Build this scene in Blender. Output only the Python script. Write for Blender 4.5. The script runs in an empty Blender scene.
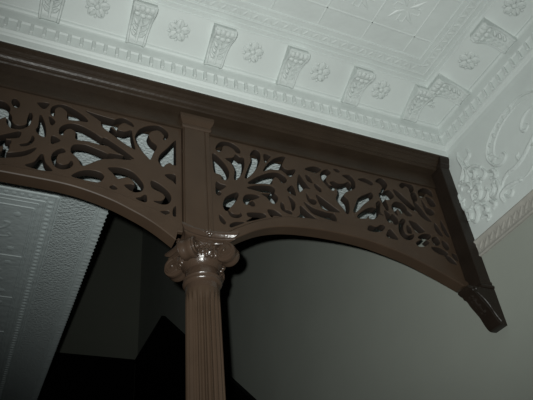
import bpy, bmesh, math, random
from mathutils import Vector, Matrix
random.seed(7)
C = bpy.context.scene.collection
S = bpy.context.scene
PI = math.pi

# ------------------------------------------------------------------ camera
cam_d = bpy.data.cameras.new('camera'); cam = bpy.data.objects.new('camera', cam_d); C.objects.link(cam)
CAM = Vector((-1.7727, -1.6445, 1.55))
YAW, PITCH, ROLL = 0.48307, 0.66839, -0.114408
fw = Vector((math.sin(YAW)*math.cos(PITCH), math.cos(YAW)*math.cos(PITCH), math.sin(PITCH)))
rt = fw.cross(Vector((0, 0, 1))).normalized(); up = rt.cross(fw)
rt2 = math.cos(ROLL)*rt + math.sin(ROLL)*up
up2 = -math.sin(ROLL)*rt + math.cos(ROLL)*up
M3 = Matrix((rt2, up2, -fw)).transposed()
cam.matrix_world = Matrix.Translation(CAM) @ M3.to_4x4()
cam_d.sensor_fit = 'HORIZONTAL'; cam_d.sensor_width = 36.0
cam_d.lens = 36.0*623.86/533
cam_d.clip_start = 0.02
S.camera = cam

# ------------------------------------------------------------------ world, flash, exposure
w = bpy.data.worlds.new('night'); S.world = w; w.use_nodes = True
w.node_tree.nodes['Background'].inputs[0].default_value = (0.9, 0.95, 0.9, 1)
w.node_tree.nodes['Background'].inputs[1].default_value = 0.0003
# the flash of the compact camera: up and to the left of its lens
fl = bpy.data.lights.new('camera_flash', 'SPOT')
fl.energy = 205; fl.color = (0.97, 1.0, 0.97); fl.shadow_soft_size = 0.011
fl.spot_size = math.radians(77); fl.spot_blend = 1.0
flo = bpy.data.objects.new('camera_flash', fl); C.objects.link(flo)
fp = CAM - 0.045*rt2 + 0.045*up2
aim = CAM + (fw + rt2*0.06 + up2*0.08)*3
flo.location = fp
flo.rotation_euler = (aim-fp).to_track_quat('-Z', 'Y').to_euler()
vs = S.view_settings
vs.view_transform = 'Standard'; vs.look = 'None'; vs.gamma = 1.0; vs.exposure = 0.0; vs.use_curve_mapping = False

# ------------------------------------------------------------------ materials
def mat(name, col, rough=0.5, spec=0.5, noise=None, bump=None, var=None, coat=0):
    m = bpy.data.materials.new(name); m.use_nodes = True
    nt = m.node_tree; b = nt.nodes['Principled BSDF']
    b.inputs['Roughness'].default_value = rough
    b.inputs['Specular IOR Level'].default_value = spec
    b.inputs['Coat Weight'].default_value = coat
    b.inputs['Coat Roughness'].default_value = 0.12
    tc = nt.nodes.new('ShaderNodeTexCoord')
    if var:
        n = nt.nodes.new('ShaderNodeTexNoise'); n.inputs['Scale'].default_value = var[0]; n.inputs['Detail'].default_value = 5
        nt.links.new(tc.outputs['Object'], n.inputs['Vector'])
        r = nt.nodes.new('ShaderNodeValToRGB')
        r.color_ramp.elements[0].position = 0.3; r.color_ramp.elements[1].position = 0.7
        r.color_ramp.elements[0].color = tuple(c*(1-var[1]) for c in col)+(1,)
        r.color_ramp.elements[1].color = tuple(min(1, c*(1+var[1])) for c in col)+(1,)
        nt.links.new(n.outputs['Fac'], r.inputs['Fac']); nt.links.new(r.outputs['Color'], b.inputs['Base Color'])
    else:
        b.inputs['Base Color'].default_value = tuple(col)+(1,)
    if bump:   # list of (type, scale, strength, distance)
        prev = None
        for kind, sc, st, di in bump:
            if kind == 'vor':
                t = nt.nodes.new('ShaderNodeTexVoronoi'); out = t.outputs['Distance']
            else:
                t = nt.nodes.new('ShaderNodeTexNoise'); t.inputs['Detail'].default_value = 4; out = t.outputs['Fac']
            t.inputs['Scale'].default_value = sc
            nt.links.new(tc.outputs['Object'], t.inputs['Vector'])
            bp = nt.nodes.new('ShaderNodeBump'); bp.inputs['Strength'].default_value = st; bp.inputs['Distance'].default_value = di
            nt.links.new(out, bp.inputs['Height'])
            if prev: nt.links.new(prev.outputs['Normal'], bp.inputs['Normal'])
            prev = bp
        nt.links.new(prev.outputs['Normal'], b.inputs['Normal'])
    return m
WHITE = (0.60, 0.645, 0.625)
m_white = mat('white_ceiling_paint', WHITE, 0.55, 0.35, var=(6, .04), bump=[('noise', 60, .12, .004)])
m_tin = mat('white_pressed_tin', WHITE, 0.5, 0.4, var=(6, .04), bump=[('noise', 22, .35, .008), ('noise', 90, .15, .003)])
m_stip = mat('white_stippled_tin', (0.56, 0.63, 0.63), 0.5, 0.4, bump=[('noise', 85, 1.0, .012)])
m_tin2 = mat('white_pressed_tin_of_hall', (0.56, 0.63, 0.63), 0.45, 0.45, bump=[('noise', 26, .5, .01), ('noise', 90, .2, .003)])
m_orn = mat('white_relief_paint', (0.57, 0.615, 0.595), 0.5, 0.4, bump=[('noise', 75, .6, .005), ('vor', 60, .25, .003)])
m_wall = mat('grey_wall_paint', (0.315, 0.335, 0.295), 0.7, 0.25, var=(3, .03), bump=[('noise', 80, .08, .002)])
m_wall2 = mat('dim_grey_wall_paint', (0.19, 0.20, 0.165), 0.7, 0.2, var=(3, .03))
m_rail = mat('beige_embossed_strip', (0.36, 0.35, 0.315), 0.55, 0.4, var=(25, .08), bump=[('noise', 55, .3, .004)])
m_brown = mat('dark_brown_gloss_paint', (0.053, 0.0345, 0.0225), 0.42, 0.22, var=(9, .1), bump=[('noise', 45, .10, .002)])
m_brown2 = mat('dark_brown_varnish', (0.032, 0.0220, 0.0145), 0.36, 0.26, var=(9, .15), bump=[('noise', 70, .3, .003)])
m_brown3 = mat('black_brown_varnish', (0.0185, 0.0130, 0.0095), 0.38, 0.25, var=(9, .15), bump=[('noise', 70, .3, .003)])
m_capit = mat('brown_gloss_capital_paint', (0.054, 0.035, 0.024), 0.27, 0.5, var=(15, .1), bump=[('noise', 110, .35, .003)])
m_edge = mat('darker_brown_edge', (0.020, 0.0145, 0.011), 0.7, 0.2)
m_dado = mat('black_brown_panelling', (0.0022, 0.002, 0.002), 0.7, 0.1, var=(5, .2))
m_floor = mat('dark_floorboards', (0.05, 0.032, 0.02), 0.5, 0.4, var=(3, .3))

# ------------------------------------------------------------------ helpers
def link(name, me, m, parent=None, smooth=False, sharp=None):
    if m: me.materials.append(m)
    o = bpy.data.objects.new(name, me); C.objects.link(o)
    if parent: o.parent = parent
    if smooth:
        me.shade_smooth()
        if sharp: me.set_sharp_from_angle(angle=math.radians(sharp))
    return o
def empty(name, label, cat, loc=(0, 0, 0), group=None):
    o = bpy.data.objects.new(name, None); C.objects.link(o); o.location = loc; o.empty_display_size = 0.05
    o['label'] = label; o['category'] = cat; o['kind'] = 'thing'
    if group: o['group'] = group
    return o
def obj(name, bm, m, parent=None, smooth=False, sharp=35, bevel=0):
    bmesh.ops.recalc_face_normals(bm, faces=bm.faces)
    me = bpy.data.meshes.new(name); bm.to_mesh(me); bm.free()
    q = parent
    while q:
        me.transform(Matrix.Translation(-q.location)); q = q.parent
    o = link(name, me, m, parent, smooth, sharp)
    if bevel:
        b = o.modifiers.new('bevel', 'BEVEL'); b.width = bevel; b.segments = 2; b.limit_method = 'ANGLE'
    return o
def struct(name, bm, m, smooth=False, parent=None):
    o = obj(name, bm, m, parent, smooth)
    if not parent: o['kind'] = 'structure'
    return o
def box(bm, x0, x1, y0, y1, z0, z1):
    v = [bm.verts.new((x, y, z)) for x in (x0, x1) for y in (y0, y1) for z in (z0, z1)]
    for f in ((0,1,3,2),(4,6,7,5),(0,4,5,1),(2,3,7,6),(0,2,6,4),(1,5,7,3)): bm.faces.new([v[i] for i in f])
def rings(bm, rs, cap=True, closed=True):
    vs_ = [[bm.verts.new(p) for p in r] for r in rs]
    n = len(rs[0])
    for a, b in zip(vs_, vs_[1:]):
        for i in range(n if closed else n-1):
            j = (i+1) % n; bm.faces.new((a[i], a[j], b[j], b[i]))
    if cap and closed:
        bm.faces.new(vs_[0]); bm.faces.new(vs_[-1][::-1])
    return vs_
def lathe(bm, prof, cx, cy, n=40):
    rings(bm, [[(cx+r*math.cos(2*PI*i/n), cy+r*math.sin(2*PI*i/n), z) for i in range(n)] for r, z in prof])
def catmull(P, n=6, closed=False):
    P = [Vector(p) for p in P]; out = []; N = len(P)
    for i in range(N if closed else N-1):
        a = P[i-1] if (closed or i) else P[0]; b = P[i]; c = P[(i+1) % N]
        d = P[(i+2) % N] if (closed or i+2 < N) else P[-1]
        for k in range(n):
            t = k/n
            out.append(.5*((2*b)+(c-a)*t+(2*a-5*b+4*c-d)*t*t+(3*b-a-3*c+d)*t**3))
    if not closed: out.append(P[-1])
    return out
def tube(bm, pts, rad, normal, flat=0.6, n=8):
    """tapered strip in relief: an elliptical tube along pts, flattened along the given normal"""
    normal = Vector(normal).normalized(); rs = []
    for i, p in enumerate(pts):
        t = (pts[min(i+1, len(pts)-1)]-pts[max(i-1, 0)]).normalized()
        s = t.cross(normal).normalized(); r = rad[i] if isinstance(rad, list) else rad
        rs.append([p + s*(r*math.cos(2*PI*k/n)) + normal*(r*flat*math.sin(2*PI*k/n)) for k in range(n)])
    rings(bm, rs)
def blob(bm, c, r, sc=(1, 1, 1), seg=10, mtx=None):
    T = Matrix.Translation(c) @ (mtx.to_4x4() if mtx else Matrix.Identity(4)) @ Matrix.Diagonal((r*sc[0], r*sc[1], r*sc[2], 1))
    bmesh.ops.create_uvsphere(bm, u_segments=seg, v_segments=max(5, seg//2+1), radius=1, matrix=T)
def sweep_x(bm, prof, x0, x1):      # prof: (y, z) closed, along X
    rings(bm, [[(x, y, z) for y, z in prof] for x in (x0, x1)])
def sweep_y(bm, prof, y0, y1):      # prof: (x, z) closed, along Y
    rings(bm, [[(x, y, z) for x, z in prof] for y in (y0, y1)])

HOLES = {'L':[[-22540,28470,-22606,28517,-22628,28552,-22645,28606,-22659,28716,-22662,28848,-22649,28914,-22611,28958,-22568,28958,-22520,28914,-22469,28826,-22446,28760,-22433,28650,-22436,28540,-22452,28483,-22474,28465,-22496,28461],
[-22166,28471,-22276,28528,-22317,28562,-22328,28584,-22312,28628,-22276,28653,-22232,28660,-22180,28650,-22053,28606,-22017,28584,-22005,28562,-22020,28518,-22075,28474,-22122,28461],
[-13168,28470,-13234,28523,-13245,28562,-13233,28584,-13190,28609,-13102,28641,-12992,28658,-12948,28638,-12926,28609,-12922,28584,-12933,28562,-12992,28517,-13077,28474,-13124,28461],
[-12772,28463,-12794,28476,-12810,28518,-12818,28606,-12812,28716,-12791,28804,-12728,28916,-12706,28941,-12700,28914,-12700,28496,-12706,28471],
[-21462,28843,-21506,28864,-21528,28914,-21531,29046,-21512,29156,-21484,29187,-21462,29184,-21346,29068,-21286,29019,-21176,28978,-21152,28958,-21153,28936,-21198,28902,-21286,28868,-21396,28845],
[-13872,28847,-13960,28867,-14048,28900,-14092,28930,-14098,28958,-14070,28980,-13938,29035,-13865,29112,-13797,29178,-13762,29187,-13751,29178,-13727,29112,-13717,28980,-13722,28914,-13740,28869,-13784,28843],
[-22078,28889,-22166,28908,-22232,28937,-22286,28980,-22332,29046,-22367,29134,-22380,29222,-22371,29310,-22340,29398,-22284,29486,-22188,29586,-22034,29709,-21902,29789,-21791,29838,-21726,29855,-21682,29855,-21660,29847,-21638,29816,-21633,29750,-21663,29596,-21704,29523,-21748,29496,-22056,29376,-22122,29314,-22156,29244,-22155,29200,-22137,29156,-22056,29059,-21990,29024,-21792,28990,-21771,28980,-21766,28958,-21814,28928,-21924,28897,-22012,28886],
[-13278,28889,-13454,28935,-13484,28958,-13478,28980,-13256,29026,-13190,29063,-13142,29112,-13102,29178,-13092,29222,-13100,29266,-13146,29335,-13212,29387,-13498,29495,-13553,29530,-13587,29596,-13613,29706,-13615,29794,-13599,29838,-13586,29850,-13542,29856,-13460,29838,-13344,29787,-13234,29722,-13124,29640,-13004,29530,-12935,29442,-12892,29354,-12872,29266,-12874,29178,-12898,29090,-12948,28998,-13014,28939,-13080,28910,-13190,28887],
[-20406,29133,-20494,29169,-20515,29200,-20508,29222,-20472,29267,-20406,29316,-20384,29323,-20340,29312,-20262,29244,-20250,29200,-20274,29167,-20318,29140,-20362,29128],
[-14906,29131,-14950,29149,-14987,29178,-15000,29200,-15000,29222,-14970,29266,-14913,29310,-14884,29321,-14840,29314,-14774,29263,-14736,29200,-14752,29172,-14796,29147,-14862,29129],
[-21154,29199,-21267,29244,-21308,29270,-21346,29310,-21392,29420,-21398,29552,-21363,29662,-21294,29772,-21167,29926,-21046,30036,-20925,30102,-20780,30143,-20626,30159,-20472,30150,-20265,30102,-20164,30055,-20141,30014,-20150,29992,-20230,29921,-20304,29860,-20428,29691,-20494,29653,-20560,29661,-20769,29772,-20824,29789,-20890,29776,-20956,29737,-21030,29662,-21066,29599,-21089,29508,-21088,29435,-21076,29486,-21044,29515,-20956,29516,-20780,29460,-20751,29442,-20737,29420,-20736,29398,-20791,29332,-20934,29232,-20978,29223,-21000,29232,-21022,29259,-21028,29222,-21044,29194,-21088,29187],
[-14202,29192,-14222,29222,-14224,29267,-14229,29244,-14268,29223,-14312,29230,-14459,29332,-14513,29398,-14510,29428,-14466,29462,-14290,29517,-14202,29514,-14180,29478,-14158,29464,-14168,29486,-14169,29552,-14193,29618,-14224,29667,-14283,29728,-14356,29775,-14422,29789,-14481,29772,-14686,29663,-14752,29652,-14818,29688,-14945,29860,-15060,29950,-15109,30014,-15103,30036,-15060,30072,-14862,30135,-14686,30159,-14532,30152,-14400,30127,-14268,30076,-14151,29992,-14025,29860,-13898,29684,-13857,29574,-13850,29464,-13879,29354,-13938,29273,-13982,29244,-14070,29207,-14136,29189],
[-19834,29303,-19898,29332,-19964,29398,-20002,29464,-20036,29552,-20043,29596,-20038,29640,-20010,29691,-19966,29731,-19900,29765,-19834,29781,-19724,29793,-19614,29790,-19438,29750,-19294,29684,-19174,29601,-19039,29464,-19000,29398,-18998,29372,-19020,29345,-19086,29327,-19372,29303,-19724,29293],
[-15962,29308,-16182,29329,-16244,29354,-16253,29376,-16241,29420,-16173,29508,-16028,29638,-15874,29726,-15698,29782,-15500,29791,-15390,29776,-15316,29750,-15253,29706,-15212,29640,-15207,29596,-15228,29508,-15280,29407,-15324,29354,-15396,29310,-15478,29295],
[-17480,29374,-17656,29408,-17700,29436,-17708,29464,-17678,29501,-17546,29586,-17462,29662,-17425,29728,-17328,29992,-17289,30058,-17260,30073,-17235,30058,-17197,29970,-17147,29794,-17119,29728,-17068,29662,-16888,29486,-16869,29442,-16876,29420,-16908,29396,-17018,29375,-17326,29362],
[-18624,29542,-18646,29562,-18734,29585,-18822,29627,-18888,29679,-18947,29750,-18983,29816,-18996,29882,-18986,29948,-18962,30014,-18927,30036,-18908,30014,-18859,29882,-18822,29844,-18756,29804,-18690,29778,-18624,29768,-18558,29782,-18514,29804,-18479,29838,-18455,29904,-18452,30036,-18468,30058,-18580,30022,-18690,30001,-18734,30020,-18753,30058,-18746,30102,-18720,30146,-18572,30256,-18648,30300,-18690,30338,-18701,30366,-18693,30410,-18646,30476,-18600,30520,-18162,30816,-18096,30851,-18052,30847,-18034,30828,-18020,30784,-18016,30718,-18038,30608,-18067,30564,-18096,30540,-18228,30477,-18430,30410,-18438,30388,-18404,30350,-18294,30379,-18272,30368,-18259,30344,-18259,30256,-18292,30168,-18277,30058,-18280,29970,-18294,29904,-18327,29816,-18316,29805,-18052,29911,-17876,29997,-17766,30071,-17502,30288,-17480,30293,-17465,30256,-17508,30146,-17573,30036,-17656,29935,-17766,29840,-17876,29770,-18052,29688,-18382,29573,-18558,29531],
[-16688,29574,-16754,29598,-16798,29628,-16848,29684,-16901,29772,-16941,29860,-16967,29948,-16974,30014,-16968,30102,-16936,30212,-16886,30300,-16811,30388,-16710,30478,-16666,30500,-16622,30489,-16572,30432,-16549,30388,-16556,30345,-16573,30322,-16732,30220,-16770,30168,-16796,30058,-16795,29904,-16771,29838,-16710,29789,-16666,29774,-16600,29769,-16534,29787,-16446,29831,-16392,29882,-16342,30014,-16314,30039,-16288,30014,-16259,29926,-16256,29860,-16277,29794,-16336,29707,-16402,29644,-16468,29604,-16534,29579,-16600,29567],
[-22584,29874,-22597,29926,-22587,30102,-22548,30278,-22518,30328,-22452,30357,-22386,30354,-22320,30340,-22210,30300,-22144,30256,-22137,30234,-22143,30212,-22166,30181,-22276,30093,-22430,30027,-22548,29882,-22562,29870],
[-19328,29901,-19438,29977,-19646,30168,-19768,30267,-19876,30344,-19966,30395,-20252,30479,-20340,30526,-20692,30566,-20890,30604,-20921,30630,-20890,30664,-20857,30674,-20890,30681,-20956,30672,-21000,30678,-21009,30696,-21000,30723,-20890,30822,-20636,31004,-20406,31150,-20032,31370,-19922,31408,-19900,31400,-19856,31352,-19680,31463,-19460,31582,-19240,31680,-19086,31730,-19087,31884,-19068,31950,-19020,32007,-18954,32037,-18822,32053,-18756,32046,-18655,31994,-18580,31921,-18542,31862,-18515,31774,-18512,31686,-18523,31598,-18451,31510,-18413,31444,-18388,31334,-18388,31246,-18297,31136,-18250,31107,-18184,31094,-18096,31110,-18008,31157,-17937,31224,-17918,31268,-17913,31312,-17928,31466,-17913,31664,-17896,31774,-17876,31822,-17854,31829,-17832,31814,-17783,31708,-17774,31642,-17775,31532,-17811,31268,-17844,31180,-17920,31068,-18007,30982,-18096,30935,-18184,30912,-18294,30903,-18360,30915,-18404,30941,-18480,31026,-18537,31114,-18550,31268,-18602,31366,-18778,31178,-18844,31130,-18910,31114,-18932,31125,-18947,31114,-18978,31048,-19020,31024,-19108,31018,-19394,31055,-19768,31026,-20054,31038,-20384,30847,-20604,30753,-20655,30740,-20626,30730,-20450,30745,-20230,30733,-20142,30710,-20098,30663,-19878,30735,-19460,30845,-19350,30865,-19152,30850,-19020,30815,-18958,30784,-18908,30740,-18868,30652,-18854,30520,-18868,30410,-18900,30366,-18994,30300,-19130,30171,-19254,29926,-19284,29902],
[-15962,29901,-16013,29948,-16090,30124,-16118,30168,-16256,30300,-16350,30366,-16382,30410,-16396,30520,-16382,30652,-16342,30740,-16292,30785,-16226,30816,-16094,30851,-15962,30866,-15896,30864,-15786,30844,-15368,30734,-15148,30662,-15104,30712,-15016,30734,-14796,30745,-14620,30730,-14596,30740,-14730,30786,-14862,30845,-15192,31039,-15478,31026,-15874,31055,-16160,31017,-16204,31018,-16248,31031,-16272,31048,-16297,31092,-16309,31334,-16324,31378,-16380,31430,-16468,31464,-16512,31467,-16556,31457,-16600,31424,-16644,31372,-16700,31268,-16707,31136,-16732,31093,-16776,31082,-16811,31092,-16835,31114,-16851,31158,-16863,31290,-16852,31400,-16814,31488,-16724,31598,-16622,31680,-16512,31732,-16402,31752,-16226,31742,-16072,31703,-15852,31612,-15632,31499,-15390,31350,-15350,31400,-15324,31408,-15214,31367,-14840,31148,-14614,31004,-14356,30818,-14246,30718,-14246,30683,-14266,30674,-14378,30681,-14393,30674,-14356,30663,-14329,30630,-14356,30605,-14554,30566,-14906,30526,-14994,30481,-15280,30397,-15390,30334,-15522,30236,-15852,29946,-15918,29903],
[-12706,29889,-12816,30024,-12989,30102,-13092,30190,-13113,30234,-13106,30256,-13039,30300,-12948,30335,-12860,30355,-12794,30357,-12750,30341,-12728,30322,-12702,30278,-12700,30256],
[-17942,30208,-17989,30234,-17995,30278,-17964,30310,-17810,30390,-17744,30456,-17692,30564,-17678,30779,-17656,30791,-17643,30784,-17598,30718,-17580,30652,-17588,30564,-17628,30454,-17684,30366,-17766,30279,-17854,30228],
[-22056,30607,-22078,30611,-22099,30630,-22176,30762,-22244,30828,-22298,30866,-22320,30872,-22342,30865,-22408,30816,-22518,30794,-22546,30806,-22578,30850,-22595,30938,-22609,31224,-22604,31840,-22585,32038,-22562,32076,-22524,32060,-22415,31906,-22232,31595,-22012,31278,-21960,31180,-21926,31092,-21889,30938,-21892,30828,-21921,30762,-21978,30674,-22017,30630],
[-17018,30593,-17039,30608,-17049,30630,-17069,30740,-17079,30872,-17067,30938,-17052,30960,-17018,30970,-16952,30957,-16864,30917,-16798,30874,-16778,30850,-16767,30828,-16776,30793,-16816,30740,-16886,30678,-16977,30608],
[-13190,30606,-13233,30630,-13272,30674,-13329,30762,-13358,30828,-13363,30916,-13331,31070,-13300,31158,-13244,31268,-13016,31598,-12849,31884,-12750,32027,-12728,32058,-12706,32070,-12700,32060,-12704,30806,-12728,30795,-12838,30813,-12904,30863,-12926,30872,-12948,30867,-13006,30828,-13074,30762,-13151,30630],
[-17370,30824,-17447,30872,-17524,30940,-17576,31004,-17600,31070,-17594,31114,-17554,31224,-17544,31290,-17567,31774,-17559,31818,-17546,31832,-17515,31818,-17440,31686,-17346,31444,-17295,31246,-17263,31070,-17250,30916,-17265,30850,-17304,30817],
[-21594,30834,-21611,30850,-21631,30894,-21705,31180,-21800,31400,-21821,31532,-21810,31576,-21783,31620,-21638,31712,-21597,31752,-21570,31796,-21528,31884,-21502,31972,-21497,32038,-21514,32104,-21572,32202,-21660,32286,-21792,32357,-21836,32366,-21880,32362,-21946,32328,-21990,32291,-22070,32192,-22087,32126,-22059,31972,-22078,31948,-22100,31955,-22187,32038,-22238,32126,-22252,32258,-22234,32346,-22210,32394,-22166,32451,-22092,32522,-21968,32600,-21902,32619,-21836,32622,-21704,32599,-21506,32517,-21319,32390,-21168,32236,-21124,32170,-21083,32082,-21027,31906,-21002,31774,-21029,31620,-21059,31532,-21175,31312,-21286,31142,-21550,30849,-21572,30831],
[-13696,30845,-13886,31048,-13976,31158,-14101,31356,-14202,31559,-14241,31708,-14246,31796,-14211,31950,-14158,32104,-14082,32236,-13931,32390,-13740,32519,-13542,32600,-13410,32622,-13344,32618,-13278,32598,-13212,32562,-13124,32492,-13069,32434,-13026,32368,-12998,32258,-13012,32126,-13032,32082,-13081,32016,-13126,31972,-13166,31950,-13191,31972,-13164,32104,-13169,32170,-13194,32214,-13256,32287,-13300,32325,-13366,32361,-13410,32366,-13454,32358,-13564,32304,-13652,32232,-13727,32126,-13749,32060,-13752,31994,-13703,31840,-13630,31727,-13467,31620,-13440,31576,-13429,31532,-13443,31422,-13545,31180,-13619,30894,-13652,30836,-13674,30830],
[-21022,31150,-21036,31180,-21031,31246,-20907,31796,-20884,32016,-20868,32053,-20846,32067,-20824,32065,-20676,31950,-20604,31924,-20516,31916,-20406,31925,-20362,31948,-20352,31972,-20355,32038,-20393,32148,-20462,32258,-20521,32324,-20560,32349,-20626,32353,-20912,32253,-20934,32261,-20940,32302,-20919,32368,-20890,32418,-20824,32481,-20719,32544,-20626,32580,-20560,32591,-20472,32577,-20384,32541,-20296,32479,-20230,32404,-20142,32416,-19570,32463,-19240,32516,-19196,32511,-19188,32500,-19196,32481,-19460,32330,-19768,32131,-19761,32060,-19790,31954,-19834,31891,-19894,31840,-20098,31706,-20406,31482,-20648,31327,-20846,31216,-20912,31216,-20978,31154,-21000,31146],
[-14268,31151,-14356,31225,-14378,31211,-14420,31224,-14708,31393,-15368,31849,-15430,31906,-15458,31950,-15489,32060,-15479,32126,-15500,32147,-15808,32340,-16052,32478,-16062,32500,-16050,32514,-16028,32518,-15676,32462,-15072,32412,-15016,32407,-14950,32482,-14840,32554,-14752,32585,-14686,32590,-14598,32572,-14488,32521,-14400,32462,-14342,32390,-14314,32324,-14308,32280,-14334,32252,-14620,32353,-14664,32355,-14708,32340,-14771,32280,-14846,32170,-14884,32082,-14900,31994,-14889,31950,-14862,31931,-14774,31917,-14686,31919,-14620,31930,-14576,31949,-14436,32060,-14400,32067,-14378,32048,-14366,32016,-14343,31796,-14219,31246,-14214,31180,-14222,31158,-14246,31145],
[-17128,31439,-17157,31466,-17196,31554,-17265,31796,-17260,31844,-17238,31849,-17194,31829,-17084,31732,-17048,31686,-17029,31642,-17034,31576,-17056,31510,-17103,31444],
[-20362,31788,-20365,31796,-20208,32018,-20142,32011,-20100,31994],
[-14928,31816,-15150,31994,-15104,32011,-15060,32023,-15038,32012,-14901,31818,-14906,31796],
[-18382,31904,-18426,31930,-18477,31994,-18521,32082,-18535,32148,-18522,32236,-18489,32302,-18448,32321,-18400,32302,-18338,32253,-18288,32192,-18260,32126,-18250,32060,-18253,31972,-18272,31930,-18316,31903],
[-17172,31900,-17217,31950,-17242,32060,-17246,32214,-17222,32324,-17150,32423,-17062,32495,-16996,32531,-16886,32560,-16776,32558,-16704,32544,-16578,32505,-16424,32436,-16270,32349,-16138,32260,-16037,32170,-15965,32082,-15945,32038,-15951,31994,-16006,31963,-16226,31945,-16512,31888,-16578,31887,-16622,31900,-16665,31950,-16675,32192,-16689,32236,-16754,32310,-16820,32359,-16886,32393,-16952,32401,-16996,32386,-17040,32353,-17093,32280,-17109,32214,-17090,31928,-17106,31900,-17128,31890],
[-17524,32142,-17590,32188,-17661,32258,-17707,32324,-17713,32368,-17656,32412,-17502,32459,-17370,32472,-17327,32456,-17318,32412,-17357,32280,-17420,32170,-17458,32135,-17480,32129]],'R':[[-10730,28443,-10752,28474,-10743,28540,-10690,28606,-10620,28665,-10554,28703,-10466,28735,-10202,28791,-10162,28782,-10166,28760,-10222,28716,-10664,28450,-10708,28437],
[-10972,28517,-11016,28542,-11060,28584,-11090,28628,-11113,28694,-11130,28804,-11130,28870,-11122,28892,-11104,28906,-11060,28879,-10941,28738,-10879,28628,-10879,28584,-10905,28540,-10938,28518],
[-896,28604,-1028,28630,-1094,28663,-1130,28694,-1184,28760,-1248,28870,-1271,28936,-1267,28980,-1402,28974,-1534,29001,-1688,29068,-1776,29138,-1830,29222,-1834,29244,-1820,29275,-1754,29308,-1600,29335,-1446,29340,-1314,29314,-1160,29241,-1048,29156,-1020,29112,-1028,29085,-1050,29060,-1120,29024,-984,28971,-918,28921,-808,28799,-765,28738,-733,28672,-737,28628,-764,28610],
[-10070,28822,-10088,28848,-10070,28868,-9847,29046,-9872,29061,-9982,29068,-10014,29090,-10048,29156,-10046,29200,-10026,29231,-9982,29259,-9828,29303,-9498,29358,-9388,29357,-9317,29332,-9278,29296,-9263,29266,-9263,29222,-9278,29198,-9344,29156,-9806,28935],
[-698,28821,-762,28870,-808,28931,-830,28980,-849,29068,-840,29134,-820,29156,-786,29168,-720,29163,-602,29134,-580,29112,-580,28826,-588,28813,-632,28805],
[-10576,28890,-10659,28914,-10707,28958,-10744,29024,-10796,29162,-10818,29145,-10862,29141,-10902,29178,-10931,29244,-10955,29332,-10959,29398,-10944,29486,-10878,29684,-10811,29794,-10686,29915,-10532,30028,-10400,30107,-10356,30122,-10334,30118,-10314,30102,-10304,30058,-10314,29970,-10335,29904,-10398,29750,-10457,29640,-10761,29200,-10641,29090,-10598,29067,-10554,29060,-10444,29066,-10343,29090,-10318,29112,-10290,29181,-10268,29172,-10250,29134,-10240,29090,-10243,29046,-10290,28986,-10378,28930,-10466,28898],
[-2458,29197,-2517,29222,-2552,29266,-2564,29310,-2557,29354,-2544,29376,-2499,29420,-2414,29478,-2216,29585,-2177,29596,-2352,29618,-2379,29640,-2380,29662,-2350,29706,-2238,29799,-2067,29904,-1952,29945,-1798,29962,-1732,29960,-1666,29943,-1642,29926,-1643,29882,-1698,29794,-1798,29696,-1886,29645,-1990,29618,-1930,29601,-1886,29579,-1856,29552,-1845,29508,-1875,29464,-1996,29365,-2194,29246,-2348,29200],
[-9036,29244,-9080,29272,-9146,29378,-9188,29486,-9188,29552,-9168,29576,-9124,29603,-9014,29625,-8904,29615,-8811,29574,-8662,29478,-8618,29438,-8596,29395,-8618,29372,-8662,29361,-8926,29346,-8970,29321,-9014,29259],
[-1072,29277,-1094,29289,-1128,29332,-1171,29442,-1184,29530,-1178,29662,-1154,29728,-1119,29750,-1072,29746,-1006,29718,-931,29662,-885,29596,-850,29508,-844,29442,-874,29380,-940,29321,-1028,29277],
[-3690,29330,-3910,29363,-3965,29398,-3976,29442,-3934,29552,-3832,29706,-3756,29783,-3712,29805,-3690,29802,-3638,29772,-3585,29706,-3452,29486,-3421,29398,-3435,29354,-3470,29334,-3558,29323],
[-7958,29412,-8000,29442,-7998,29464,-7980,29487,-7870,29569,-7818,29640,-7803,29706,-7790,29970,-7780,30036,-7756,30080,-7716,30089,-7660,30058,-7492,29882,-7364,29772,-7166,29622,-7122,29602,-6991,29574,-6995,29552,-7012,29539,-7254,29467,-7518,29417,-7760,29398],
[-1534,29418,-1600,29448,-1652,29508,-1682,29618,-1677,29706,-1644,29768,-1578,29826,-1479,29882,-1402,29900,-1380,29899,-1336,29867,-1291,29794,-1259,29684,-1262,29618,-1314,29537,-1400,29464,-1486,29420],
[-3052,29440,-3118,29464,-3162,29495,-3206,29542,-3252,29618,-3280,29728,-3268,29882,-3225,30058,-3170,30212,-3093,30344,-3022,30432,-2942,30496,-2876,30533,-2832,30540,-2803,30520,-2791,30476,-2804,30410,-2914,30234,-2987,30102,-3018,29948,-3006,29816,-2964,29743,-2898,29690,-2832,29673,-2744,29702,-2568,29791,-2524,29795,-2519,29772,-2546,29707,-2591,29640,-2678,29540,-2744,29487,-2810,29459,-2898,29438,-2986,29432],
[-4768,29507,-4812,29527,-4831,29552,-4828,29596,-4800,29662,-4758,29728,-4680,29801,-4614,29813,-4460,29781,-4394,29779,-4328,29805,-4157,29926,-4112,29948,-4064,29957,-3998,29954,-3954,29939,-3932,29918,-3922,29882,-3932,29857,-4020,29732,-4152,29617,-4284,29560,-4438,29523,-4614,29500],
[-8310,29571,-8398,29594,-8508,29642,-8567,29684,-8601,29728,-8619,29794,-8621,29860,-8597,30036,-8574,30070,-8552,30073,-8498,30036,-8453,29970,-8436,29794,-8420,29757,-8376,29741,-8222,29739,-8178,29707,-8152,29662,-8142,29618,-8156,29573,-8222,29560],
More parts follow.
